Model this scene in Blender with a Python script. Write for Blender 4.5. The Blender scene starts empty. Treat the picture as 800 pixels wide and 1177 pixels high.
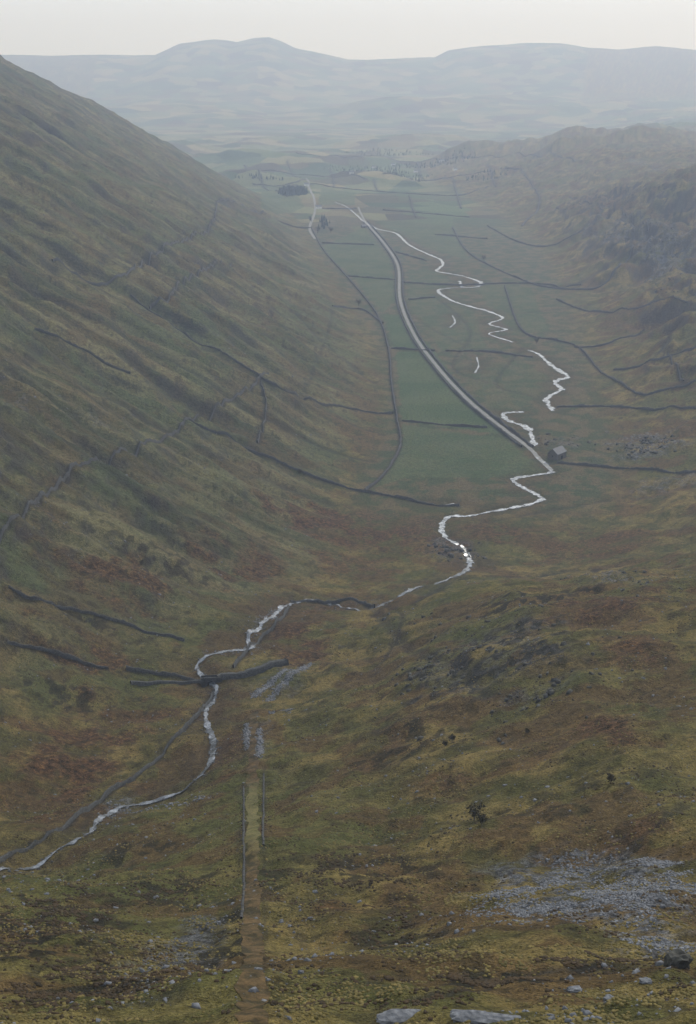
import bpy, math, random, time
import numpy as np
from mathutils import Vector
random.seed(3); rng=np.random.default_rng(7)
scene=bpy.context.scene
# ------------------------------------------------------------ camera
CAMZ=300.0; PITCH=math.radians(17.4)
cam_d=bpy.data.cameras.new("camera"); cam=bpy.data.objects.new("camera",cam_d)
scene.collection.objects.link(cam); scene.camera=cam
cam.location=(0,0,CAMZ); cam.rotation_euler=(math.radians(90)-PITCH,0,0)
cam_d.sensor_fit='VERTICAL'; cam_d.sensor_height=36; cam_d.lens=50
cam_d.clip_start=0.5; cam_d.clip_end=60000
# ------------------------------------------------------------ noise
_pr=np.random.default_rng(11); PERM=_pr.permutation(512)
ANG=_pr.random(512)*2*np.pi; GX=np.cos(ANG); GY=np.sin(ANG)
def perlin(x,y,seed=0):
    xi=np.floor(x).astype(np.int64); yi=np.floor(y).astype(np.int64)
    xf=x-xi; yf=y-yi
    def g(ix,iy,fx,fy):
        h=PERM[(PERM[(ix+seed*37)&511]+iy)&511]
        return GX[h]*fx+GY[h]*fy
    u=xf*xf*xf*(xf*(xf*6-15)+10); v=yf*yf*yf*(yf*(yf*6-15)+10)
    a=g(xi,yi,xf,yf); b=g(xi+1,yi,xf-1,yf); c=g(xi,yi+1,xf,yf-1); d=g(xi+1,yi+1,xf-1,yf-1)
    return ((a*(1-u)+b*u)*(1-v)+(c*(1-u)+d*u)*v)*1.5
def fbm(x,y,sc,octv=4,seed=0,gain=.5):
    r=0;a=1.;t=0
    for i in range(octv):
        r=r+a*perlin(x/sc+i*17.3,y/sc-i*9.1,seed+i); t+=a; a*=gain; sc/=2.03
    return r/t*1.4
def sstep(a,b,x):
    t=np.clip((x-a)/(b-a),0,1); return t*t*(3-2*t)
def table(pts,lo=-700,hi=30000,sm=60):
    pts=np.array(pts,float); xs=np.arange(lo,hi,10.); ys=np.interp(xs,pts[:,0],pts[:,1])
    n=int(sm/10); k=np.arange(-3*n,3*n+1); w=np.exp(-k**2/(2*n*n)); w/=w.sum()
    ys=np.convolve(np.pad(ys,3*n,mode='edge'),w,'valid')
    return lambda q: np.interp(q,xs,ys)
CZ=table([(-700,560),(-200,385),(-20,303),(10,292),(60,248),(146,190),(277,132),(400,94),(536,60),(660,38),(760,16),(850,5),(950,2),(1200,0),(3000,-4),(6000,-20),(30000,-30)],sm=20)
XL=table([(-700,-500),(0,-260),(150,-190),(250,-130),(350,-105),(450,-90),(536,-75),(660,-40),(780,10),(900,20),(1000,15),(1200,45),(1570,48),(2200,-10),(2700,-60),(3200,-115),(4000,-330),(6000,-1300),(30000,-4000)],sm=40)
XR=table([(-700,300),(700,100),(800,110),(900,150),(1000,200),(1165,215),(1490,250),(2020,300),(2600,330),(3200,320),(4000,230),(5000,230),(6000,900),(30000,5000)],sm=50)
RS=table([(-700,0),(650,0),(800,.25),(1100,.27),(1450,.40),(1700,.34),(1900,.20),(2100,.36),(2500,.44),(3000,.28),(3800,.22),(4600,.18),(5600,.12),(30000,.02)],sm=60)
CREST=np.array([(-900,78),(-300,74),(20,67),(120,68),(200,68),(210,63),(226,55),(260,50),(270,51),(285,54),(300,50),(318,48),(332,53),(345,60),(362,64),(400,72),(440,71),(490,70),(505,62),(530,59),(560,57),(590,55),(620,55),(650,60),(680,62),(720,58),(760,62),(800,60),(1100,66),(1600,80)],float)
CX=(CREST[:,0]-400)/1634.7*12000*1.048; CH=CAMZ+(76-CREST[:,1])/1634.7*12000*1.0
def height(x,y):
    z=CZ(y)
    # left fell
    dl=np.maximum(0,XL(y)-x)
    rise=.61*(np.sqrt(dl**2+55.**2)-55.)
    rise=np.where(rise>320,320+110*(1-np.exp(-(rise-320)/110)),rise)
    yE=2900+np.clip(540-dl,0,600)*2.4
    fall=1-sstep(yE-150,yE+800,y)
    near=sstep(60,420,y)
    rise=rise*(0.04+.96*fall)*(0.35+.65*near)
    # right hills
    dr=np.maximum(0,x-XR(y))
    rr=RS(y)*(np.sqrt(dr**2+45**2)-45)
    cap=150-85*sstep(2000,3300,y)
    rr=np.where(rr>cap,cap+35*(1-np.exp(-(rr-cap)/35)),rr)
    # near right shoulder
    B=np.interp(x,[-20,10,70,140,250,600],[0,2,33,42,62,90])
    G=np.interp(y,[100,300,450,560,620,760,820],[0,.45,1,1,.75,.12,0])
    br=B*G
    lo=-16*sstep(10,-90,x)*sstep(230,340,y)*(1-sstep(430,600,y))
    z=z+rise+rr+br+lo
    hill=np.clip((rise+rr+br)/40,0,1)
    nearw=1-sstep(700,900,y)
    w=np.maximum(hill,nearw)
    far=sstep(3000,4200,y)*(1-sstep(6000,8000,y))
    z=z+w*(fbm(x,y,170,3,5)*9*(1-.4*nearw)+fbm(x,y,45,3,9)*3.8)+(.12+.88*w)*fbm(x,y,13,3,21)*(.8+.5*nearw)
    z=z+nearw*fbm(x,y,4.5,2,25)*.42
    lh=np.clip(rise/30,0,1)
    gl=1-np.abs(fbm(x*.20+y*.06,y+x*.15,60,4,31))*2
    gl2=1-np.abs(fbm(x*.25+y*.08,y+x*.22,24,3,33))*2
    z=z+lh*(fbm(x*.22+y*.05,y,42,3,35)*4.5+gl*8+gl2*2.4-4.5)
    rh=np.clip(rr/25,0,1)
    rid=1-np.abs(fbm(x,y,210,4,41))*2.2
    amp=1.1-.75*sstep(2600,3400,y)
    z=z+amp*(rh*(rid*27-10)*sstep(900,1900,y)+rh*(1-np.abs(fbm(x,y,60,4,47))*2)*8.5)
    z=z+far*(np.maximum(0,fbm(x,y,520,5,51)+.1)*60)
    cr=np.interp(x,CX,CH)+25
    cn=cr+fbm(x,y,700,4,61)*14-np.abs(y-12000)*.04
    g=np.exp(-np.abs((y-12000)/2000)**2.2)
    z=z*(1-g)+cn*g
    g2=np.exp(-((y-9000)/700)**2)
    z=z+g2*np.maximum(0,50+fbm(x,y,1500,4,71)*130)
    return z
# ------------------------------------------------------------ grid
Scol=np.concatenate([np.linspace(-1.6,-.3,60,endpoint=False),np.linspace(-.3,.3,620,endpoint=False),np.linspace(.3,1.6,61)])
def geo(a,b,k):
    n=int(math.log(b/a)/k); return a*np.exp(np.linspace(0,math.log(b/a),n,endpoint=False))
R=np.concatenate([geo(60,490,.012),geo(490,4500,.003),geo(4500,20000,.01),[20000.]])
SX,RY=np.meshgrid(Scol,R); PX=SX*RY; PY=RY-400
PZ=height(PX,PY)
nr,nc=PX.shape
def gz(x,y):
    x=np.asarray(x,float); y=np.asarray(y,float)
    r=y+400; s=x/r
    ci=np.clip(np.interp(s,Scol,np.arange(nc)),0,nc-1.001); ri=np.clip(np.interp(r,R,np.arange(nr)),0,nr-1.001)
    c0=ci.astype(int); r0=ri.astype(int); fc=ci-c0; fr=ri-r0
    return (PZ[r0,c0]*(1-fc)+PZ[r0,c0+1]*fc)*(1-fr)+(PZ[r0+1,c0]*(1-fc)+PZ[r0+1,c0+1]*fc)*fr
# survey: sight lines from the view point to the ground give map positions (x,y)
F=50/36*1177
TT=60*np.exp(np.arange(0,5.6,.0015))
def W1(u,v):
    rx=(u-400)/F; up=(588.5-v)/F
    dy=math.cos(PITCH)+math.sin(PITCH)*up; dz=-math.sin(PITCH)+math.cos(PITCH)*up
    z=CAMZ+dz*TT; g=gz(rx*TT,dy*TT)
    k=np.argmax(z<g)
    if not (z<g).any(): k=len(TT)-1
    t=TT[k]
    return (rx*t,dy*t)
def W(pts): return np.array([W1(*p[:2]) for p in pts])
def resample(P,step):
    P=np.asarray(P,float)
    out=[]
    Q=np.vstack([2*P[0]-P[1],P,2*P[-1]-P[-2]])
    for i in range(1,len(Q)-2):
        p0,p1,p2,p3=Q[i-1],Q[i],Q[i+1],Q[i+2]
        L=np.linalg.norm((p2-p1)[:2]); n=max(1,int(L/step))
        t=np.linspace(0,1,n,endpoint=False)[:,None]
        out.append(.5*((2*p1)+(-p0+p2)*t+(2*p0-5*p1+4*p2-p3)*t*t+(-p0+3*p1-3*p2+p3)*t**3))
    out.append(P[-1][None]); return np.vstack(out)
def pdist(path,rad):
    D=np.full(PX.shape,1e9)
    P=np.asarray(path)[:,:2]
    for a,b in zip(P[:-1],P[1:]):
        y0=min(a[1],b[1])-rad; y1=max(a[1],b[1])+rad
        r0=max(0,np.searchsorted(R,y0+400)-1); r1=min(nr,np.searchsorted(R,y1+400)+1)
        s0=min((min(a[0],b[0])-rad)/(q+400) for q in (y0,y1)); s1=max((max(a[0],b[0])+rad)/(q+400) for q in (y0,y1))
        c0=max(0,np.searchsorted(Scol,s0)-1); c1=min(nc,np.searchsorted(Scol,s1)+1)
        if r1<=r0 or c1<=c0: continue
        x=PX[r0:r1,c0:c1]; y=PY[r0:r1,c0:c1]
        ab=b-a; L=max(1e-6,ab@ab); t=np.clip(((x-a[0])*ab[0]+(y-a[1])*ab[1])/L,0,1)
        d=np.hypot(x-a[0]-t*ab[0],y-a[1]-t*ab[1])
        D[r0:r1,c0:c1]=np.minimum(D[r0:r1,c0:c1],d)
    return D
# ------------------------------------------------------------ surveyed features
def WP(pts):
    w=W(pts); return np.column_stack([w,[p[2]*.76 for p in pts]])
river_px=[
 [(385,232,4),(402,240,4),(418,254,6),(434,263,6),(455,268,6),(470,281,6),(490,291,6),(506,298,6),(509,304,6),(502,311,6),(515,314,6),(532,317,6),(552,324,6.5),(549,329,6),(533,330,6),(528,323,5)],
 [(528,330,3),(504,333,5),(510,340,6),(522,346,6),(544,353,6.5),(560,357,6),(578,365,4),(562,372,5),(582,378,5),(562,383,4),(590,393,4)],
 [(606,402,4),(618,406,5),(634,420,6),(652,432,6),(638,438,6),(645,447,6),(628,458,6),(636,472,5)],
 [(602,473,4),(580,475,6.5),(584,483,6.5),(603,489,7),(611,498,7),(613,512,6)],
 [(618,524,5),(634,541,5),(618,545,5),(590,550,5.5),(603,561,5.5),(623,572,5.5),(604,580,5),(560,588,4.4),(540,592,4.6),(515,594,4.6),(508,605,4.6),(512,616,4.4),(530,628,4.4),(541,645,4.4),(535,655,3.8),(515,665,3.4),(480,674,3.4),(460,685,3.6),(430,697,3.4),(400,697,2.2),(370,690,2),(335,692,2.6),(318,703,2.8),(300,720,2.8),(285,731,2.8),(290,742,2.8),(260,746,2.6),(235,755,2.6),(226,765,2.6),(232,775,2.6),(247,787,2.3),(247,798,2.2),(236,820,2.2),(245,850,2.4),(240,878,2.4),(215,903,2.4),(180,918,2.3),(132,930,2.5),(100,956,2.1),(60,980,2.1),(10,996,2.),(-60,1010,2.)],
 [(548,410,2),(550,420,2),(546,428,2)],[(520,362,1.8),(523,370,1.8),(517,376,1.8)],[(480,576,2),(505,580,2),(522,578,2)],
]
rivers=[WP(r) for r in river_px]
tram_px=[(292,822),(291,880),(291,930),(290,1020),(290,1100),(291,1177),(292,1230)]
tram=W(tram_px)
road_px=[(412,238),(420,255),(440,278),(457,305),(460,345),(476,385),(505,425),(540,462),(578,493),(606,514),(634,540)]
road=W(road_px)
blobs=[
 ('rust',95,870,90,55,1),('rust',60,930,60,35,.9),('rust',262,872,22,34,1),('rust',335,735,38,28,1.),('rust',430,610,150,26,1),('rust',330,580,60,14,.8),
 ('rust',700,690,110,16,1),('rust',740,745,60,18,.9),('rust',130,660,110,30,.9),('rust',90,745,90,24,.9),('rust',690,630,90,18,.8),('rust',700,830,50,22,1),
 ('rust',270,650,80,25,.9),('rust',560,610,60,14,.9),('rust',740,955,60,16,.9),('rust',570,420,80,22,.7),('rust',380,1050,60,20,.6),('rust',170,820,50,20,.9),('rust',400,650,60,14,.8),
 ('rust',420,500,60,16,.5),('rust',380,440,50,18,.4),('rust',330,700,90,10,.7),('rust',770,640,60,10,.7),('rust',520,900,60,20,.5),('rust',440,860,50,30,.5),('rust',640,760,60,20,.5),('rust',620,860,60,14,.6),
 ('rust',60,600,60,20,.5),('rust',720,370,60,20,.7),('rust',520,445,40,10,.6),('rust',700,230,80,30,.6),('rust',620,400,50,14,.6),('rust',740,500,60,12,.5),
 ('dark',50,1060,90,40,1),('dark',120,1140,90,30,1),('dark',200,1020,50,20,.8),('dark',420,1000,80,20,.8),('dark',560,1130,90,10,1),('dark',70,700,90,10,.8),('dark',600,690,120,8,.9),('dark',330,1000,40,20,.6),
 ('dark',260,1080,50,40,.9),('dark',760,970,50,8,.9),('dark',470,850,70,30,.6),('dark',200,650,80,16,.6),('dark',620,930,90,20,.6),('dark',60,800,60,20,.7),('dark',450,1080,60,24,.7),('dark',690,1110,80,10,.9),('dark',150,980,60,12,.7),
 ('dark',560,750,100,34,1),('dark',490,770,50,24,.8),
 ('rock',680,1025,130,36,1),('rock',770,1085,60,14,.9),('rock',210,1100,48,36,.75),('rock',560,745,90,34,.35),('rock',500,770,40,20,.35),('rock',690,665,60,8,.8),('rock',620,790,50,12,.4),
 ('rock',740,515,50,16,.9),('rock',650,510,30,8,.5),('rock',760,560,50,10,.6),('rock',320,782,28,16,.4),('rock',300,850,12,22,.3),('rock',140,925,20,10,.8),('rock',520,635,30,12,.6),('rock',25,465,16,14,.6),('rock',120,490,20,10,.4),
 ('rock',740,190,60,14,.6),('rock',770,280,50,30,.7),('rock',710,260,50,30,.6),('dark',740,270,70,50,1),('dark',700,225,80,24,1),('dark',770,220,50,30,1),  # dark entries paint the right hillside's shading into the ground colour
]
field_poly=[
 (1.0,[(455,405),(500,405),(520,432),(585,500),(520,492),(462,484)]),
 (.8,[(462,488),(585,506),(628,545),(590,552),(470,548),(432,560),(462,515)]),
 (.7,[(365,285),(418,262),(450,300),(455,345),(440,360),(405,318)]),
 (.95,[(440,362),(462,362),(498,402),(453,400)]),
 (.45,[(470,310),(505,310),(545,360),(560,400),(505,402),(470,350)]),
 (.35,[(520,420),(600,415),(640,440),(600,470),(570,480)]),
 (.5,[(545,325),(610,330),(630,380),(590,385),(560,350)]),
 (.6,[(430,255),(520,250),(540,300),(490,285)]),
 (.8,[(370,215),(410,222),(408,236),(366,236)]),(.7,[(300,212),(330,214),(350,238),(300,240)]),(.5,[(450,215),(520,212),(540,226),(460,232)]),(.6,[(400,185),(440,184),(440,194),(396,196)]),
]
wall_px=[
 [(-20,620),(10,605),(45,575),(80,542),(110,528),(160,512),(215,482),(250,465),(288,450),(308,430)],
 [(172,356),(195,342),(212,322),(238,308),(266,304)],
 [(358,262),(372,288),(400,320),(432,360),(446,400),(450,440),(456,480),(460,512),(442,545),(420,564)],
 [(150,340),(250,402),(310,440),(352,458),(400,470),(452,476)],
 [(215,482),(290,520),(350,545),(420,566),(500,580),(528,582)],
 [(400,318),(455,322)],[(462,325),(520,328),(600,326),(668,328)],
 [(450,401),(500,404)],[(512,404),(560,405),(612,411)],
 [(462,484),(520,490),(560,492)],
 [(520,262),(540,292),(600,322),(640,332),(700,322),(745,270)],
 [(640,533),(700,538),(740,540),(800,545)],
 [(640,468),(700,468),(745,472),(800,470)],
 [(690,428),(712,440),(742,455),(800,438)],
 [(705,426),(750,415),(800,400)],
 [(768,408),(785,440)],
 [(640,392),(665,400),(690,428)],
 [(382,352),(415,356),(440,372)],
 [(10,676),(40,690),(90,703),(135,716),(212,738)],
 [(8,738),(60,752),(125,770)],
 [(245,795),(215,835),(190,862),(155,893),(120,916),(60,955),(8,985),(-30,1000)],
 [(334,690),(370,692),(408,690),(430,697)],
 [(332,696),(318,714),(300,735),(268,768)],
 [(145,770),(200,778),(245,782)],
 [(356,212),(380,215),(430,220),(520,225),(560,215)],
 [(362,240),(410,240)],[(440,242),(470,244),(540,250)],
 [(250,232),(300,246),(358,262)],
 [(60,300),(140,318),(172,300),(240,262),(250,232)],
 [(370,280),(430,282)],[(455,290),(490,300)],[(580,330),(600,380),(640,392)],[(560,260),(600,280),(660,270),(700,250)],
 [(300,196),(360,202),(420,206)],[(440,200),(520,204),(600,196)],[(400,182),(460,186),(530,180)],[(470,225),(478,250)],[(520,204),(530,240)],[(600,196),(620,230),(600,260)],[(330,185),(345,205)],
 [(640,240),(700,238),(745,268)],[(330,226),(300,205),(280,190)],
 [(640,345),(700,360),(790,350)],[(500,270),(560,275)],[(470,345),(500,342)],
 [(290,212),(340,210),(352,206)],[(380,195),(384,215)],[(430,206),(434,220)],[(560,188),(570,215)],[(340,176),(400,182)],[(530,180),(600,178),(660,186)],[(480,186),(484,204)],
 [(660,400),(700,395),(740,380)],[(40,380),(90,400),(150,430)],[(300,440),(306,470),(296,510)],
]
walls=[W(w) for w in wall_px]
lowwalls=[W(w) for w in [[(280,905),(280,960),(280,1030),(278,1060)],[(303,890),(303,940),(302,975)]]]
def offs(P,d):
    t=np.gradient(P,axis=0); t/=np.linalg.norm(t,axis=1)[:,None]; return P+np.column_stack([-t[:,1],t[:,0]])*d
walls.append(offs(road[1:-1],5.)); walls.append(offs(road[1:-1],-5.))
tracks_and_shade=[
 ([(60,340),(120,372),(200,415),(280,470),(350,505),(430,530)],3,.7),([(10,290),(90,330),(160,365),(250,402)],3,.7),
 ([(180,360),(240,400),(300,436),(370,470),(440,500)],3,.6),([(30,410),(110,450),(200,500),(290,545),(380,580)],4,.6),
 ([(120,300),(180,290),(230,262)],3,.5),([(10,190),(80,230),(150,270),(220,300),(300,330)],4,.6),([(10,130),(60,150),(110,180),(170,215),(230,245)],4,.6),
 ([(10,238),(90,280),(150,310)],3,.6),([(240,480),(262,505),(300,520)],2,.5),([(300,340),(340,360),(380,400),(430,440)],4,.6),([(350,300),(380,350),(370,400),(340,470)],2,.5),
 ([(20,540),(90,580),(180,610),(260,640)],3,.6),([(0,470),(80,510),(150,560),(230,600)],3,.5),([(20,160),(50,160),(70,175)],8,.6),([(120,130),(160,165),(230,210)],5,.5),
 ([(480,690),(520,668),(600,662),(680,655),(740,655)],4,.8),([(430,700),(470,745),(540,770),(560,800)],3,.6),([(408,690),(450,700),(462,712),(440,760)],1.5,.7),
 ([(470,1152),(520,1142),(580,1125),(620,1118),(700,1112)],.9,1.),([(250,1060),(240,1110),(200,1150)],1.5,.5),([(720,975),(760,945),(790,925)],1.2,.7),
 ([(330,1060),(420,1110),(440,1160)],1.,.35),([(640,330),(700,300),(788,250)],10,.8),([(600,360),(680,350),(788,330)],4,.5),([(560,600),(640,585),(700,575)],3,.6),  # widest entry is painted shade along the foot of the dark right hillside
 ([(281,900),(281,1168)],.7,.5),([(303,880),(302,1168)],.6,.5),([(350,760),(400,740),(470,700)],1.5,.4),
 ([(500,340),(540,380),(520,420),(560,440)],3,.5),([(600,400),(570,440),(610,455)],3,.5),([(470,360),(500,380),(540,400)],3,.4),
 ([(245,795),(215,835),(190,862),(155,893),(120,916),(60,955),(8,985)],1.4,.9),
]
def carve(path,half,depth,bank):
    global PZ
    D=pdist(path,half+bank)
    PZ=PZ-depth*(1-sstep(half,half+bank,D))
for r in rivers: carve(resample(r,8),3.0,1.0,4)
D_tr=pdist(tram,9); PZ=PZ+.6*(1-sstep(2.3,4.0,D_tr))
Z0=lambda: np.zeros(PX.shape)
rust=Z0();dark=Z0();rock=Z0();field=Z0();line=Z0()
edge=fbm(PX,PY,30,4,81); edge2=fbm(PX,PY,9,3,85)
for k,u,v,ru,rv,s in blobs:
    c=np.array(W1(u,v)); l=np.array(W1(u-ru,v)); r=np.array(W1(u+ru,v)); a=np.array(W1(u,v-rv)); b=np.array(W1(u,v+rv))
    ax=max(3,min(abs(r[0]-l[0])/2,160)); ay=max(3,min(abs(a[1]-b[1])/2,220))
    q=np.sqrt(((PX-c[0])/ax)**2+((PY-c[1])/ay)**2)+edge*.8+edge2*.5
    m=s*(1-sstep(.5,1.2,q))
    tgt={'rust':rust,'dark':dark,'rock':rock}[k]
    np.maximum(tgt,m,out=tgt)
PZ=PZ+sstep(.1,.7,rock)*sstep(400,460,PY)*(1-np.abs(fbm(PX,PY,14,4,87))*2.2)*2.3
for p in walls:
    d=np.hypot(*np.mean(p,axis=0)); w=.55+d/1100
    line=np.maximum(line,.75*(1-sstep(w*.6,w*1.6,pdist(resample(p,25),w*2))))
for p,w,s in tracks_and_shade:
    P=resample(W(p),12); D=pdist(P,w*3)
    line=np.maximum(line,s*(1-sstep(w*.3,w*1.3,D+edge2*w*.8))); PZ=PZ-.35*w*(1-sstep(0,w*1.5,D))*min(1,s*1.3)
def inpoly(P,x,y):
    ins=np.zeros(x.shape,bool); n=len(P)
    for i in range(n):
        x0,y0=P[i];x1,y1=P[(i+1)%n]
        if y0==y1: continue
        ins^=((y0>y)!=(y1>y))&(x<(x1-x0)*(y-y0)/(y1-y0)+x0)
    return ins
for t,p in field_poly:
    field=np.maximum(field,inpoly(W(p),PX+edge2*3,PY+edge2*3)*t)
floor=(1-sstep(-5,30,XL(PY)-PX))*(1-sstep(-20,30,PX-XR(PY)))*sstep(880,1000,PY)
farm=sstep(2600,3200,PY)*floor; farm=np.maximum(farm,sstep(4800,5600,PY)*(1-sstep(9000,10000,PY)))
floor=np.maximum(floor*(1-sstep(5200,6500,PY)),farm)
Driv=np.full(PX.shape,1e9)
for r in rivers: Driv=np.minimum(Driv,pdist(r,40))
wet=(1-sstep(2,22,Driv+edge*14))
lefth=sstep(0,60,XL(PY)-PX)*sstep(420,620,PY)
n01=lambda a: np.clip(a*.5+.5,0,1)
nbig=n01(fbm(PX,PY,85,5,101)*1.6); nmid=n01(fbm(PX,PY,19,5,103,.6)*1.9); nsm=n01(fbm(PX,PY,6,3,105,.65)*1.9)
strk=n01(fbm(PX*.2+PY*.05,PY+PX*.12,26,5,107,.62)*2.2); npm=n01(fbm(PX,PY,36,6,109,.62)*1.5)
# ------------------------------------------------------------ mesh helpers
def newmesh(name,V,Fc,mats=(),smooth=False,parent=None,mi=None):
    me=bpy.data.meshes.new(name)
    V=np.asarray(V,np.float32)
    if isinstance(Fc,np.ndarray):
        k=Fc.shape[1]; nf=len(Fc)
        me.vertices.add(len(V)); me.vertices.foreach_set('co',V.ravel())
        me.loops.add(nf*k); me.loops.foreach_set('vertex_index',Fc.astype(np.int32).ravel())
        me.polygons.add(nf); me.polygons.foreach_set('loop_start',np.arange(0,nf*k,k,dtype=np.int32))
        me.polygons.foreach_set('loop_total',np.full(nf,k,np.int32))
        me.update(calc_edges=True)
    else:
        me.from_pydata([tuple(map(float,v)) for v in V],[],Fc); me.update()
    if smooth: me.polygons.foreach_set('use_smooth',np.ones(len(me.polygons),bool))
    for m in mats: me.materials.append(m)
    if mi is not None: me.polygons.foreach_set('material_index',np.asarray(mi,np.int32))
    ob=bpy.data.objects.new(name,me); scene.collection.objects.link(ob)
    if parent is not None: ob.parent=parent
    return ob
def empty(name,loc=(0,0,0),rz=0):
    e=bpy.data.objects.new(name,None); scene.collection.objects.link(e); e.location=loc; e.rotation_euler=(0,0,rz); return e
# ------------------------------------------------------------ materials
class NT:
    def __init__(s,name):
        s.m=bpy.data.materials.new(name); s.m.use_nodes=True; s.t=s.m.node_tree; s.t.nodes.clear()
        s.out=s.t.nodes.new('ShaderNodeOutputMaterial')
    def n(s,ty,**kw):
        nd=s.t.nodes.new(ty)
        for k,v in kw.items():
            if k in nd.inputs: nd.inputs[k].default_value=v
            else: setattr(nd,k,v)
        return nd
    def l(s,a,b): s.t.links.new(a,b)
    def noise(s,scale,detail=4,rough=.55,vec=None,dist=0):
        nd=s.n('ShaderNodeTexNoise',Scale=scale,Detail=detail,Roughness=rough,Distortion=dist)
        if vec is not None: s.l(vec,nd.inputs['Vector'])
        return nd.outputs['Fac']
    def ramp(s,fac,stops):
        nd=s.n('ShaderNodeValToRGB'); e=nd.color_ramp.elements
        while len(e)<len(stops): e.new(.5)
        for i,(p,c) in enumerate(stops):
            e[i].position=p; e[i].color=(c,c,c,1) if not isinstance(c,tuple) else (*c,1)
        s.l(fac,nd.inputs['Fac']); return nd.outputs['Color']
    def mix(s,fac,a,b,mode='MIX'):
        nd=s.n('ShaderNodeMix',data_type='RGBA',blend_type=mode)
        for sock,val in ((nd.inputs[0],fac),(nd.inputs[6],a),(nd.inputs[7],b)):
            if isinstance(val,bpy.types.NodeSocket): s.l(val,sock)
            elif isinstance(val,tuple): sock.default_value=(*val,1)
            else: sock.default_value=val
        return nd.outputs[2]
    def math(s,op,a,b=0.,clamp=False):
        nd=s.n('ShaderNodeMath',operation=op,use_clamp=clamp)
        for i,val in enumerate((a,b)):
            if isinstance(val,bpy.types.NodeSocket): s.l(val,nd.inputs[i])
            else: nd.inputs[i].default_value=val
        return nd.outputs[0]
    def attr(s,name): return s.n('ShaderNodeAttribute',attribute_name=name).outputs['Fac']
    def pos(s,scale=None):
        g=s.n('ShaderNodeNewGeometry').outputs['Position']
        if scale is None: return g
        mp=s.n('ShaderNodeMapping'); mp.inputs['Scale'].default_value=scale; s.l(g,mp.inputs['Vector']); return mp.outputs[0]
    def bump(s,h,strength,dist):
        nd=s.n('ShaderNodeBump',Strength=strength,Distance=dist); s.l(h,nd.inputs['Height']); return nd.outputs[0]
    def fin(s,col,rough=.9,normal=None,spec=.15,**kw):
        p=s.n('ShaderNodeBsdfPrincipled',Roughness=rough); p.inputs['Specular IOR Level'].default_value=spec
        for k,v in kw.items(): p.inputs[k].default_value=v
        if isinstance(col,bpy.types.NodeSocket): s.l(col,p.inputs['Base Color'])
        else: p.inputs['Base Color'].default_value=(*col,1)
        if normal is not None: s.l(normal,p.inputs['Normal'])
        s.l(p.outputs[0],s.out.inputs['Surface']); return s.m
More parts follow.
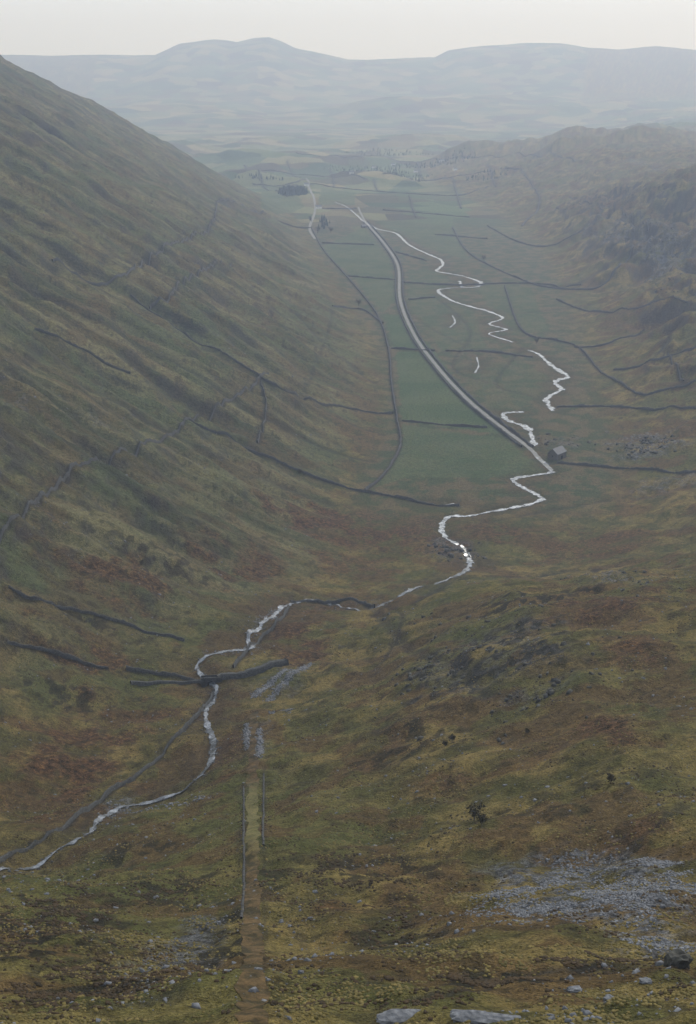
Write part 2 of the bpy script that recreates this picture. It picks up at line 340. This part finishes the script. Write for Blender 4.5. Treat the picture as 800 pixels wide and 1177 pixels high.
def ground_mat():
    g=NT("moorland_turf"); P=g.pos()
    big=g.attr('nbig'); mid=g.attr('nmid'); sm=g.attr('nsm'); fine=g.noise(.45,5,.72,P); vf=g.noise(2.2,2,.6,P)
    col=g.mix(g.ramp(mid,[(.25,0.),(.75,1.)]),(.078,.070,.022),(.188,.142,.048))
    col=g.mix(g.ramp(big,[(.35,0.),(.75,.65)]),col,(.078,.086,.026))
    lc=g.mix(g.ramp(g.attr('strk'),[(.2,0.),(.8,1.)]),(.058,.066,.031),(.165,.150,.072))
    lc=g.mix(g.ramp(mid,[(.55,0.),(.85,.5)]),lc,(.092,.066,.038))
    lc=g.mix(g.ramp(big,[(.45,0.),(.8,.7)]),lc,(.084,.103,.045))
    col=g.mix(g.math('MULTIPLY',g.attr('lefth'),.9),col,lc)
    pm=g.ramp(g.attr('npm'),[(.53,0.),(.63,1.)])
    pmm=g.math('MULTIPLY',pm,g.math('SUBTRACT',.7,g.math('MULTIPLY',g.attr('lefth'),.35)))
    col=g.mix(pmm,col,(.100,.060,.026))
    rustc=g.mix(g.ramp(fine,[(.35,0.),(.65,1.)]),(.036,.023,.012),(.128,.070,.030))
    rm=g.math('MULTIPLY',g.attr('rust'),g.ramp(mid,[(.25,.2),(.55,1.)]))
    col=g.mix(rm,col,rustc)
    dm=g.math('MULTIPLY',g.attr('dark'),g.ramp(sm,[(.43,0.),(.60,1.)]))
    col=g.mix(dm,col,(.024,.022,.013))
    col=g.mix(g.ramp(sm,[(.62,0.),(.85,.5)]),col,(.032,.028,.014))
    fl=g.mix(g.ramp(mid,[(.3,0.),(.7,1.)]),(.058,.075,.034),(.120,.098,.052))
    col=g.mix(g.attr('floor'),col,fl)
    vo=g.n('ShaderNodeTexVoronoi',Scale=1/130.); g.l(P,vo.inputs['Vector'])
    sep=g.n('ShaderNodeSeparateColor'); g.l(vo.outputs['Color'],sep.inputs[0])
    fm=g.ramp(sep.outputs[0],[(0.,(.035,.065,.028)),(.35,(.10,.14,.06)),(.6,(.26,.22,.11)),(.8,(.045,.038,.022)),(1.,(.18,.19,.09))])
    col=g.mix(g.math('MULTIPLY',g.attr('farm'),.9),col,fm)
    fg=g.mix(g.ramp(big,[(.3,0.),(.7,1.)]),(.060,.094,.040),(.088,.114,.052))
    col=g.mix(g.attr('field'),col,fg)
    col=g.mix(g.math('MULTIPLY',g.attr('wet'),.5),col,(.07,.050,.028))
    rc=g.mix(g.ramp(fine,[(.3,0.),(.7,1.)]),(.042,.044,.048),(.17,.175,.185))
    rk=g.math('MULTIPLY',g.attr('rock'),g.ramp(g.noise(.16,6,.75,P,.8),[(.45,0.),(.55,1.)]))
    col=g.mix(rk,col,rc)
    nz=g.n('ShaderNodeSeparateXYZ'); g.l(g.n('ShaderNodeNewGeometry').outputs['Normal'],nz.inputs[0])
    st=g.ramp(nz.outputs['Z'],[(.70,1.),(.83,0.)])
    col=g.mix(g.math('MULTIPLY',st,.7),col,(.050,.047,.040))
    col=g.mix(g.math('MULTIPLY',g.attr('line'),g.ramp(fine,[(.3,.5),(.6,1.)])),col,(.030,.028,.023))
    col=g.mix(1.,col,g.ramp(fine,[(.25,.42),(.5,1.),(.75,1.55)]),'MULTIPLY')
    col=g.mix(.9,col,g.ramp(vf,[(.25,.3),(.5,1.),(.78,1.7)]),'MULTIPLY')
    h=g.math('ADD',fine,g.math('MULTIPLY',vf,.35))
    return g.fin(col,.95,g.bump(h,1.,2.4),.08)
M_ground=ground_mat()
def stone_mat(name,a,b,sc=1.2):
    g=NT(name);P=g.pos(); v=g.n('ShaderNodeTexVoronoi',Scale=sc*1.4); g.l(P,v.inputs['Vector'])
    n=g.noise(sc,5,.7,P); c=g.mix(g.ramp(n,[(.3,0.),(.7,1.)]),a,b)
    c=g.mix(.5,c,g.ramp(v.outputs['Distance'],[(0.,1.2),(.6,.4)]),'MULTIPLY')
    return g.fin(c,.9,g.bump(v.outputs['Distance'],.7,.3),.2)
M_wall=stone_mat("lichened_dry_stone",(.035,.036,.035),(.10,.10,.093))
M_slate=stone_mat("slate_waste",(.09,.095,.105),(.25,.26,.275),1.0)
M_crag=stone_mat("dark_crag",(.034,.033,.029),(.12,.118,.10),.6)
M_rock=stone_mat("weathered_rock",(.05,.05,.05),(.18,.18,.17),.8)
M_stonebld=stone_mat("barn_stone",(.10,.095,.085),(.20,.19,.17),1.5)
def simple(name,a,b,sc=1.,rough=.9,spec=.1):
    g=NT(name); n=g.noise(sc,4,.65,g.pos()); return g.fin(g.mix(g.ramp(n,[(.3,0.),(.7,1.)]),a,b),rough,None,spec)
M_roof=simple("slate_roof",(.07,.075,.085),(.13,.135,.15),1.5,.6,.4)
M_white=simple("limewash",(.6,.6,.57),(.8,.8,.77),.5)
M_dark=simple("dark_opening",(.012,.012,.014),(.02,.02,.022))
M_bark=simple("bark",(.04,.032,.024),(.09,.075,.06),2)
M_leaf=simple("winter_twigs",(.035,.034,.020),(.085,.072,.040),.8)
M_conif=simple("conifer_needles",(.012,.024,.014),(.035,.055,.028),.3)
M_tuss=simple("rush_blades",(.060,.054,.020),(.19,.148,.052),.25)
M_heath=simple("heather",(.026,.021,.012),(.072,.048,.025),.25)
M_road=simple("gravel_track",(.15,.15,.14),(.26,.255,.24),.25)
def tram_mat():
    g=NT("incline_turf");P=g.pos(); n=g.noise(.25,5,.7,P); f2=g.noise(1.4,4,.75,P)
    y=g.n('ShaderNodeSeparateXYZ'); g.l(P,y.inputs[0])
    grn=g.mix(g.ramp(n,[(.3,0.),(.7,1.)]),(.078,.077,.028),(.15,.13,.055))
    rst=g.mix(g.ramp(n,[(.42,0.),(.6,1.)]),(.028,.021,.012),(.105,.064,.030))
    yy=g.math('DIVIDE',g.math('SUBTRACT',g.math('ADD',y.outputs['Y'],g.math('MULTIPLY',n,60.)),130.),400.)
    f=g.ramp(yy,[(.0,.85),(.43,.8),(.51,.05),(.68,.1),(.75,.9),(1.,.75)])
    c=g.mix(f,grn,rst); c=g.mix(1.,c,g.ramp(f2,[(.25,.4),(.5,1.),(.8,1.5)]),'MULTIPLY'); return g.fin(c,.95,g.bump(n,.8,.6),.08)
M_tram=tram_mat()
def water(name,a,b,met,lo,hi):
    g=NT(name); P=g.pos(); n=g.noise(.9,4,.7,P); r=g.noise(.25,5,.78,P)
    col=g.mix(g.ramp(r,[(lo,0.),(hi,1.)]),a,b)
    return g.fin(col,.26,g.bump(n,.5,.3),.7,**{'Metallic':met})
M_water=water("river_water",(.09,.10,.105),(.50,.52,.54),.4,.42,.60)
M_stream=water("broken_stream_water",(.06,.067,.073),(.27,.29,.32),.3,.44,.62)
# ------------------------------------------------------------ terrain mesh
idx=np.arange(nr*nc).reshape(nr,nc)
quads=np.stack([idx[:-1,:-1],idx[:-1,1:],idx[1:,1:],idx[1:,:-1]],-1).reshape(-1,4)
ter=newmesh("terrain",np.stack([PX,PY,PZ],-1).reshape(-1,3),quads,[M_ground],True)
for nm,a in (('rust',rust),('dark',dark),('rock',rock),('field',field),('floor',floor),('farm',farm),('wet',wet),('lefth',lefth),('line',line),('nbig',nbig),('nmid',nmid),('nsm',nsm),('strk',strk),('npm',npm)):
    at=ter.data.attributes.new(nm,'FLOAT','POINT'); at.data.foreach_set('value',a.astype(np.float32).ravel())
# ------------------------------------------------------------ ribbons
def tang(P):
    t=np.gradient(P[:,:2],axis=0); t/=np.linalg.norm(t,axis=1)[:,None]+1e-9; return t
def ribbon(name,path,width,lift,mat,step=3,jit=0.,seg=3):
    P=resample(path,step); t=tang(P); nrm=np.column_stack([-t[:,1],t[:,0]])
    w=P[:,2] if P.shape[1]>2 else np.full(len(P),width)
    wj=w*np.clip(1+jit*fbm(P[:,0],P[:,1],9,3,5)+jit*.6*fbm(P[:,0],P[:,1],3,2,6),.3,3); off=(jit*w*.35)*fbm(P[:,0],P[:,1],12,3,15)
    V=[]
    for k in range(seg+1):
        q=P[:,:2]+nrm*((k/seg-.5)*wj+off)[:,None]
        V.append(np.column_stack([q,gz(q[:,0],q[:,1])+lift]))
    V=np.stack(V,1); n=len(P); id_=np.arange(n*(seg+1)).reshape(n,seg+1)
    q=np.stack([id_[:-1,:-1],id_[:-1,1:],id_[1:,1:],id_[1:,:-1]],-1).reshape(-1,4)[:,::-1]
    return newmesh(name,V.reshape(-1,3),q,[mat],True)
for i,r in enumerate(rivers):
    if i==4:
        ribbon("river",r[:14],5,.35,M_water,1.5,.9); ribbon("mountain_stream",r[13:],5,.38,M_stream,1.2,.9)
    else: ribbon("river",r,5,.35,M_water,1.5,.9)
ribbon("tramway_incline",tram,3.2,.10,M_tram,1.2,.5)
ribbon("valley_road",road,4.0,.35,M_road,5,.15)
lane=W([(352,205),(360,225),(362,243),(356,262),(362,275)]); ribbon("farm_lane",lane,5,.4,M_road,6,.1)
def wall(path,w=.8,h=1.35,name="dry_stone_wall",mat=None,rough=.35,step=1.6,wigs=.6):
    dist=np.hypot(*np.mean(path,axis=0)[:2]); step=max(step,dist/600)
    P=resample(path,step); t=tang(P); nrm=np.column_stack([-t[:,1],t[:,0]]); n=len(P)
    wig=fbm(P[:,0],P[:,1],14,3,3)*wigs; c=P[:,:2]+nrm*wig[:,None]
    hh=h*(1+rough*rng.normal(size=n)*.5+.5*fbm(P[:,0],P[:,1],25,2,8)); hh=np.clip(hh,.15,h*1.6)
    V=[]
    for o,up in ((-.55,-.5),(-.38,1),(.38,1),(.55,-.5)):
        q=c+nrm*(o*w*(1+.2*rng.normal(size=n)))[:,None]
        z=gz(c[:,0],c[:,1])+(hh if up>0 else -.8); V.append(np.column_stack([q,z]))
    V=np.stack(V,1); id_=np.arange(n*4).reshape(n,4)
    q=np.stack([id_[:-1,:-1],id_[:-1,1:],id_[1:,1:],id_[1:,:-1]],-1).reshape(-1,4)
    caps=np.array([[0,1,2,3],[id_[-1,3],id_[-1,2],id_[-1,1],id_[-1,0]]])
    return newmesh(name,V.reshape(-1,3),np.vstack([q,caps]),[mat or M_wall])
for p in walls:
    d=np.hypot(*np.mean(p,axis=0)); wall(p,w=.6+min(1.,d/2100),h=1.2+min(.9,d/2500))
for p in lowwalls: wall(p,.6,.3,rough=1.1,step=.8,wigs=.2)
# ------------------------------------------------------------ rocks
CUB=np.array([[-1,-1,-1],[1,-1,-1],[1,1,-1],[-1,1,-1],[-1,-1,1],[1,-1,1],[1,1,1],[-1,1,1]],float)*.5
CF=np.array([[0,3,2,1],[4,5,6,7],[0,1,5,4],[1,2,6,5],[2,3,7,6],[3,0,4,7]])
def rocks(name,xy,size,mat,flat=.6):
    n=len(xy); V=CUB[None]*(1+rng.normal(size=(n,8,3))*.22); V[:,4:,:2]*=.68
    V*=size[:,None,None]*np.stack([1+.5*rng.random(n),1-.3*rng.random(n),flat*(.6+.8*rng.random(n))],-1)[:,None,:]
    a=rng.random(n)*6.28; c,s=np.cos(a)[:,None],np.sin(a)[:,None]
    x=V[...,0]*c-V[...,1]*s; y=V[...,0]*s+V[...,1]*c
    z=V[...,2]+rng.normal(size=(n,1))*.2*x
    V=np.stack([x+xy[:,0:1],y+xy[:,1:2],z+(gz(xy[:,0],xy[:,1])+size*flat*.1)[:,None]],-1)
    Fc=(CF[None]+np.arange(n)[:,None,None]*8).reshape(-1,4)
    return newmesh(name,V.reshape(-1,3),Fc,[mat])
def region(u,v,ru,rv,n,clump=None,sc=12,asp=1.):
    c=np.array(W1(u,v)); l=np.array(W1(u-ru,v)); r=np.array(W1(u+ru,v)); a=np.array(W1(u,v-rv)); b=np.array(W1(u,v+rv))
    ax=abs(r[0]-l[0])/2; ay=min(abs(a[1]-b[1])/2,120)
    th=rng.random(n)*6.283; q=np.sqrt(rng.random(n)); xy=np.column_stack([c[0]+ax*q*np.cos(th),c[1]+ay*q*np.sin(th)])
    xy+=rng.normal(size=xy.shape)*.12*np.array([ax,ay])
    if clump is not None: xy=xy[fbm(xy[:,0],xy[:,1]*asp,sc,3,13)+.35*fbm(xy[:,0],xy[:,1],sc/4,2,14)>clump+.25*(q**2-.4)]
    return xy
xy=np.vstack([region(680,1025,130,34,17000,-.04,14),region(600,1040,65,18,2600,.0,8),region(770,1085,60,14,3000,-.05,10),region(740,1000,60,16,2600,-.05,10)])
rocks("slate_scree",xy,.12+.45*rng.random(len(xy))**2.5,M_slate,.5)
xy=region(210,1100,42,36,2600,.12,9); rocks("slate_scree",xy,.12+.35*rng.random(len(xy))**2,M_rock,.5)
xy=np.vstack([region(560,740,150,70,1500,.38,13,2.2),region(500,775,60,30,350,.3,9,2.4),region(620,795,70,22,350,.3,9,2.4),region(700,662,90,9,500,.2,8,2),region(460,715,40,24,150,.25,9,2)])
rocks("rock_outcrop",xy,.3+1.5*rng.random(len(xy))**2.2,M_crag,.8)
xy=np.vstack([region(740,515,50,14,500,.15,12),region(650,508,50,10,160,.2,12),region(520,634,40,10,200,.15,10),region(765,330,60,60,400,.28,20),region(700,230,90,40,300,.3,30),region(760,270,60,40,300,.25,30)])
rocks("rock_outcrop",xy,.8+2.6*rng.random(len(xy))**2.5,M_crag,.7)
n=11000; yy=110+rng.random(n)**1.1*620; xx=(rng.random(n)*2-1)*.3*(yy+30)
cl=fbm(xx,yy,40,3,19); k=cl>.0; xy=np.column_stack([xx,yy])[k]
rocks("scattered_boulders",xy,.10+.75*rng.random(len(xy))**6+.16*rng.random(len(xy)),M_slate,.6)
n=3000; yy=650+rng.random(n)*1100; xx=-20-rng.random(n)*.3*yy
k=fbm(xx,yy,60,3,29)>.12; xy=np.column_stack([xx,yy])[k]; rocks("scattered_boulders",xy,.3+1.1*rng.random(len(xy))**4,M_slate,.6)
def line_rocks(a,b,n,sp):
    A=W([a,b]); t=rng.random(n)[:,None]; return A[0]+(A[1]-A[0])*t+rng.normal(size=(n,2))*sp
xy=np.vstack([line_rocks((292,802),(330,770),800,1.),line_rocks((308,806),(356,764),800,1.),line_rocks((283,832),(284,862),320,.6),line_rocks((298,838),(299,872),360,.6),line_rocks((312,818),(335,820),120,.8),line_rocks((128,925),(240,918),160,1.4),line_rocks((318,700),(285,735),200,1.6),line_rocks((235,752),(300,745),140,1.6)])
rocks("slate_tip",xy,.3+.6*rng.random(len(xy))**2,M_slate,.6)
pts=[]
for p in resample(rivers[4],3):
    if p[1]<1050: pts+= [p[:2]+rng.normal(size=2)*p[2]*.65 for _ in range(4 if p[1]<800 else 3)]
xy=np.array(pts); rocks("stream_boulders",xy,.25+.7*rng.random(len(xy))**2,M_rock,.7)
def slab(name,u,v,L,Wd,H,rz,mat):
    x,y=W1(u,v); import bmesh
    bm=bmesh.new(); bmesh.ops.create_icosphere(bm,subdivisions=3,radius=1)
    for q in bm.verts:
        c=q.co; s=1/max(abs(c.x),abs(c.y),abs(c.z))**.75; c*=s
        nn=perlin(np.array([c.x*1.7+u]),np.array([c.y*1.7+c.z*2.3]),3)[0]; c*=1+.22*nn
        c.x*=L/2; c.y*=Wd/2; c.z*=H/2
    me=bpy.data.meshes.new(name); bm.to_mesh(me); bm.free(); me.materials.append(mat)
    o=bpy.data.objects.new(name,me); scene.collection.objects.link(o); o.location=(x,y,float(gz(x,y))+H*.15); o.rotation_euler=(.15,.05,rz)
slab("slate_slab",462,1172,5.2,2.0,.9,.15,M_slate); slab("slate_slab",558,1174,7,1.8,.9,-.1,M_slate)
slab("boulder",778,1112,3.0,2.2,3.0,.3,M_crag); slab("boulder",660,1140,1.6,1.,.8,.3,M_slate); slab("boulder",700,1150,1.3,1.,.7,.8,M_slate); slab("boulder",742,1130,1.4,1.,.7,.1,M_slate)
# ------------------------------------------------------------ tussocks and heather
def tufts(name,xy,size,mat,tall=.7):
    n=len(xy); a=rng.random(n)*6.28; k=5
    ang=a[:,None]+np.arange(k)[None]*6.283/k; rr=size[:,None]*(.35+.4*rng.random((n,k)))
    ring=np.stack([np.cos(ang)*rr,np.sin(ang)*rr,-.15*size[:,None]+0*rr],-1)
    ang2=ang+.5; r2=rr*(.75+.4*rng.random((n,k))); ring2=np.stack([np.cos(ang2)*r2,np.sin(ang2)*r2,size[:,None]*tall*(.35+.6*rng.random((n,k)))],-1)
    top=np.stack([rng.normal(size=n)*.1*size,rng.normal(size=n)*.1*size,size*tall*.7],-1)[:,None]
    V=np.concatenate([ring,ring2,top],1); V[...,0]+=xy[:,0:1]; V[...,1]+=xy[:,1:2]; V[...,2]+=gz(xy[:,0],xy[:,1])[:,None]
    f=[]
    for i in range(k):
        j=(i+1)%k; f+= [[i,j,k+i],[j,k+j,k+i],[k+i,k+j,2*k]]
    f=np.array(f); Fc=(f[None]+np.arange(n)[:,None,None]*(2*k+1)).reshape(-1,3)
    return newmesh(name,V.reshape(-1,3),Fc,[mat])
def scatter(n,y0,y1,pw,sc,th,seed):
    yy=y0+rng.random(n)**pw*(y1-y0); xx=(rng.random(n)*2-1)*.3*(yy+40); c=fbm(xx,yy,sc,4,seed)
    xy=np.column_stack([xx,yy])[c>th+.12*rng.normal(size=n)]
    ty=np.interp(xy[:,1],tram[::-1,1],tram[::-1,0]); return xy[~((np.abs(xy[:,0]-ty)<2.0)&(xy[:,1]<470))]
xy=scatter(60000,110,600,1.4,22,.08,91); tufts("rush_tussocks",xy,.2+.36*rng.random(len(xy)),M_tuss,.5)
xy=scatter(36000,110,640,1.3,16,.24,97); tufts("heather_clumps",xy,.2+.42*rng.random(len(xy)),M_heath,.45)
xy=np.vstack([region(50,1060,90,40,4500,.06,7,1.6),region(120,1135,100,32,4500,.08,6,1.6),region(200,1020,60,22,1200,.12,6),region(560,1128,110,8,1500,.05,6),region(380,1000,90,30,1500,.2,7),region(690,1108,80,9,1000,.05,6),region(450,1080,60,24,900,.15,6)])
tufts("heather_clumps",xy,.22+.45*rng.random(len(xy)),M_heath,.5)
# ------------------------------------------------------------ trees
def tree(name,x,y,H,mat,leafs=500,leaf=.35):
    z=float(gz(x,y)); e=empty(name,(x,y,z),random.random()*6)
    V=[];Fc=[]
    def limb(a,b,r0,r1):
        a=Vector(a);b=Vector(b); d=(b-a).normalized(); s=d.orthogonal().normalized(); t=d.cross(s); o=len(V)
        for p,r in ((a,r0),(b,r1)):
            for k in range(6):
                q=p+(s*math.cos(k*1.047)+t*math.sin(k*1.047))*r; V.append(tuple(q))
        for k in range(6): j=(k+1)%6; Fc.append((o+k,o+j,o+6+j,o+6+k))
    limb((0,0,-.4),(.1,.05,H*.4),H*.04,H*.025)
    tips=[]
    for i in range(9):
        a=random.random()*6.28; z0=H*random.uniform(.22,.42); r=H*random.uniform(.2,.42); tz=H*random.uniform(.5,.97)
        m=(math.cos(a)*r*.5,math.sin(a)*r*.5,(z0+tz)/2); t=(math.cos(a)*r,math.sin(a)*r,tz)
        limb((.08,.04,z0),m,H*.018,H*.011); limb(m,t,H*.011,H*.004); tips+=[m,t,t]
    newmesh("trunk_and_limbs",V,Fc,[M_bark],parent=e)
    n=leafs; c=np.array(tips)[rng.integers(0,len(tips),n)]+rng.normal(size=(n,3))*H*.10
    q=rng.normal(size=(n,4,3))*leaf; LV=(c[:,None]+q).reshape(-1,3); newmesh("crown",LV,np.arange(n*4).reshape(n,4),[mat],parent=e)
for u,v,H in [(545,944,3.8),(553,948,2.6),(412,352,9),(365,268,13),(358,256,12),(372,262,11),(520,852,1.8),(512,858,1.5),(702,900,2.),(606,844,1.4),(617,395,7),(556,300,9),(380,268,11),(163,650,2.4),(345,545,4)]:
    x,y=W1(u,v); tree("bare_tree" if H>4.5 else "hawthorn_bush",x,y,H,M_leaf,260,.09+.03*H)
def grove(name,u,v,ru,rv,n,H):
    xy=region(u,v,ru,rv,n); m=len(xy); V=[];Fc=[]
    for i in range(m):
        x,y=xy[i]; z=float(gz(x,y)); h=H*random.uniform(.7,1.15)
        for lv in range(4):
            o=len(V); zb=z+h*(.12+.2*lv); r=h*.24*(1-.22*lv)
            for k in range(7):
                a=k*.8976+lv+i; rr=r*random.uniform(.7,1.25); V.append((x+math.cos(a)*rr,y+math.sin(a)*rr,zb+random.uniform(-.05,.05)*h))
            V.append((x,y,zb+h*.36))
            for k in range(7): Fc.append((o+k,o+(k+1)%7,o+7))
    newmesh(name,V,Fc,[M_conif])
grove("conifer_plantation",337,222,15,5,300,14)
grove("conifer_plantation",470,205,25,3,90,9); grove("conifer_plantation",372,258,7,8,26,11); grove("woodland",500,190,60,4,160,9); grove("woodland",420,196,40,3,100,9); grove("woodland",300,205,30,3,40,9); grove("woodland",440,178,50,3,120,9); grove("woodland",560,200,30,3,60,8)
# ------------------------------------------------------------ buildings
def boxv(x0,x1,y0,y1,z0,z1):
    return [(x0,y0,z0),(x1,y0,z0),(x1,y1,z0),(x0,y1,z0),(x0,y0,z1),(x1,y0,z1),(x1,y1,z1),(x0,y1,z1)],[(0,3,2,1),(4,5,6,7),(0,1,5,4),(1,2,6,5),(2,3,7,6),(3,0,4,7)]
def house(name,x,y,rz,L,Wd,H,wm,chim=True,wins=True):
    z=float(gz(x,y)); e=empty(name,(x,y,z),rz); a=L/2;b=Wd/2; G=Wd*.42
    V=[(-a,-b,-1.5),(a,-b,-1.5),(a,b,-1.5),(-a,b,-1.5),(-a,-b,H),(a,-b,H),(a,b,H),(-a,b,H),(-a,0,H+G),(a,0,H+G)]
    newmesh("walls",V,[(0,1,5,4),(2,3,7,6),(1,2,6,9,5),(3,0,4,8,7)],[wm],parent=e)
    o=.35; t=.25
    rv=[];rf=[]
    for s in (-1,1):
        k=len(rv); y1=s*(b+o); z1=H-o*G/b
        rv+=[(-a-o,y1,z1+.05),(a+o,y1,z1+.05),(a+o,0,H+G+.05),(-a-o,0,H+G+.05),(-a-o,y1,z1+.05+t),(a+o,y1,z1+.05+t),(a+o,0,H+G+.05+t),(-a-o,0,H+G+.05+t)]
        rf+=[tuple(k+i for i in f) for f in [(0,3,2,1),(4,5,6,7),(0,1,5,4),(1,2,6,5),(2,3,7,6),(3,0,4,7)]]
    newmesh("slate_roof",rv,rf,[M_roof],parent=e)
    if chim:
        for cx in (-a+.5,a-.5):
            v,f=boxv(cx-.45,cx+.45,-.5,.5,H+G-.4,H+G+1.4); newmesh("chimney",v,f,[M_stonebld],parent=e)
    if wins:
        for s in (-1,1):
            for wx in (-a*.6,0,a*.6):
                for wz in ((.9,) if H<4 else (.9,3.2)):
                    if wx==0 and wz<1: v,f=boxv(wx-.5,wx+.5,s*b-.06,s*b+.06,0,2.1); nm="door"
                    else: v,f=boxv(wx-.5,wx+.5,s*b-.06,s*b+.06,wz,wz+1.2); nm="window"
                    newmesh(nm,v,f,[M_dark],parent=e)
    else:
        v,f=boxv(-1.3,1.3,-b-.06,-b+.06,0,2.8); newmesh("barn_door",v,f,[M_dark],parent=e)
        v,f=boxv(a-.06,a+.06,-.5,.5,H*.55,H*.55+1.2); newmesh("loft_opening",v,f,[M_dark],parent=e)
        v,f=boxv(-a-.06,-a+.06,-.45,.45,H*.5,H*.5+1.1); newmesh("loft_opening",v,f,[M_dark],parent=e)
x,y=W1(640,527); house("stone_barn",x,y,.9,14,9,5.0,M_stonebld,False,False)
for u,v,rz,L,H in [(366,240,.4,14,5),(352,214,.2,12,5),(430,193,.1,14,5),(452,190,-.3,12,5),(508,186,.3,14,5),(478,198,.2,12,5),(523,196,.5,12,5),(404,200,0,12,5)]:
    x,y=W1(u,v); house("farmhouse",x,y,rz,L,7,H,M_white)
x,y=W1(418,262); house("field_barn",x,y,.5,10,6,3.5,M_stonebld,False,False)
# ------------------------------------------------------------ causeway and bridge
A=W([(250,783),(290,776),(330,764)])
wall(A,w=3.0,h=2.3,name="stone_causeway",rough=.12)
A=W([(150,786),(200,786),(236,784)]); wall(A,w=1.6,h=1.2,name="stone_causeway",rough=.12)
def bridge(u,v,rz):
    x,y=W1(u,v); z=float(gz(x,y)); L=8.5;Hh=2.6;wd=3.2;r=1.6
    prof=[(-L/2,-1.5),(-r,-1.5),(-r,.2)]+[(-r*math.cos(a),.2+r*math.sin(a)) for a in np.linspace(.2,math.pi-.2,9)]+[(r,.2),(r,-1.5),(L/2,-1.5),(L/2,Hh-.3),(0,Hh),(-L/2,Hh-.3)]
    n=len(prof); V=[(p,-wd/2,q) for p,q in prof]+[(p,wd/2,q) for p,q in prof]
    Fc=[tuple(range(n)),tuple(range(2*n-1,n-1,-1))]+[(i,n+i,n+(i+1)%n,(i+1)%n) for i in range(n)]
    e=empty("stone_bridge",(x,y,z-.6),rz); newmesh("arch",V,Fc,[M_wall],parent=e)
    for s in (-1,1):
        v_,f=boxv(-L/2,L/2,s*(wd/2-.2)-.18,s*(wd/2-.2)+.18,Hh-.28,Hh+.6); newmesh("parapet",v_,f,[M_wall],parent=e)
bridge(243,785,.12)
# ------------------------------------------------------------ haze, sun, sky
g=NT("valley_haze"); vs=g.n('ShaderNodeVolumeScatter',Density=1/6900.,Anisotropy=.3); vs.inputs['Color'].default_value=(.60,.73,1,1); g.l(vs.outputs[0],g.out.inputs['Volume'])
v,f=boxv(-9000,9000,-900,14500,-200,720); hz=newmesh("haze",v,f,[g.m])
AZ,EL=math.radians(28),math.radians(35)
d=Vector((math.sin(AZ)*math.cos(EL),math.cos(AZ)*math.cos(EL),math.sin(EL)))
sd=bpy.data.lights.new("sun",'SUN'); sd.energy=2.4; sd.angle=math.radians(10); sd.color=(1,.95,.88)
so=bpy.data.objects.new("sun",sd); scene.collection.objects.link(so); so.rotation_euler=(-d).to_track_quat('-Z','Y').to_euler()
w=bpy.data.worlds.new("World"); scene.world=w; w.use_nodes=True; nt=w.node_tree
bg=nt.nodes['Background']; sk=nt.nodes.new('ShaderNodeTexSky'); sk.sky_type='NISHITA'; sk.sun_disc=False
sk.sun_elevation=EL; sk.sun_rotation=AZ; sk.air_density=1.; sk.dust_density=2; sk.altitude=300
mx=nt.nodes.new('ShaderNodeMix'); mx.data_type='RGBA'; mx.inputs[0].default_value=.85
nt.links.new(sk.outputs[0],mx.inputs[6]); mx.inputs[7].default_value=(9.9,10.7,11.9,1)   # thin overcast veil
nt.links.new(mx.outputs[2],bg.inputs[0]); bg.inputs[1].default_value=.096
scene.view_settings.view_transform='Standard'; scene.view_settings.look='None'; scene.view_settings.exposure=0
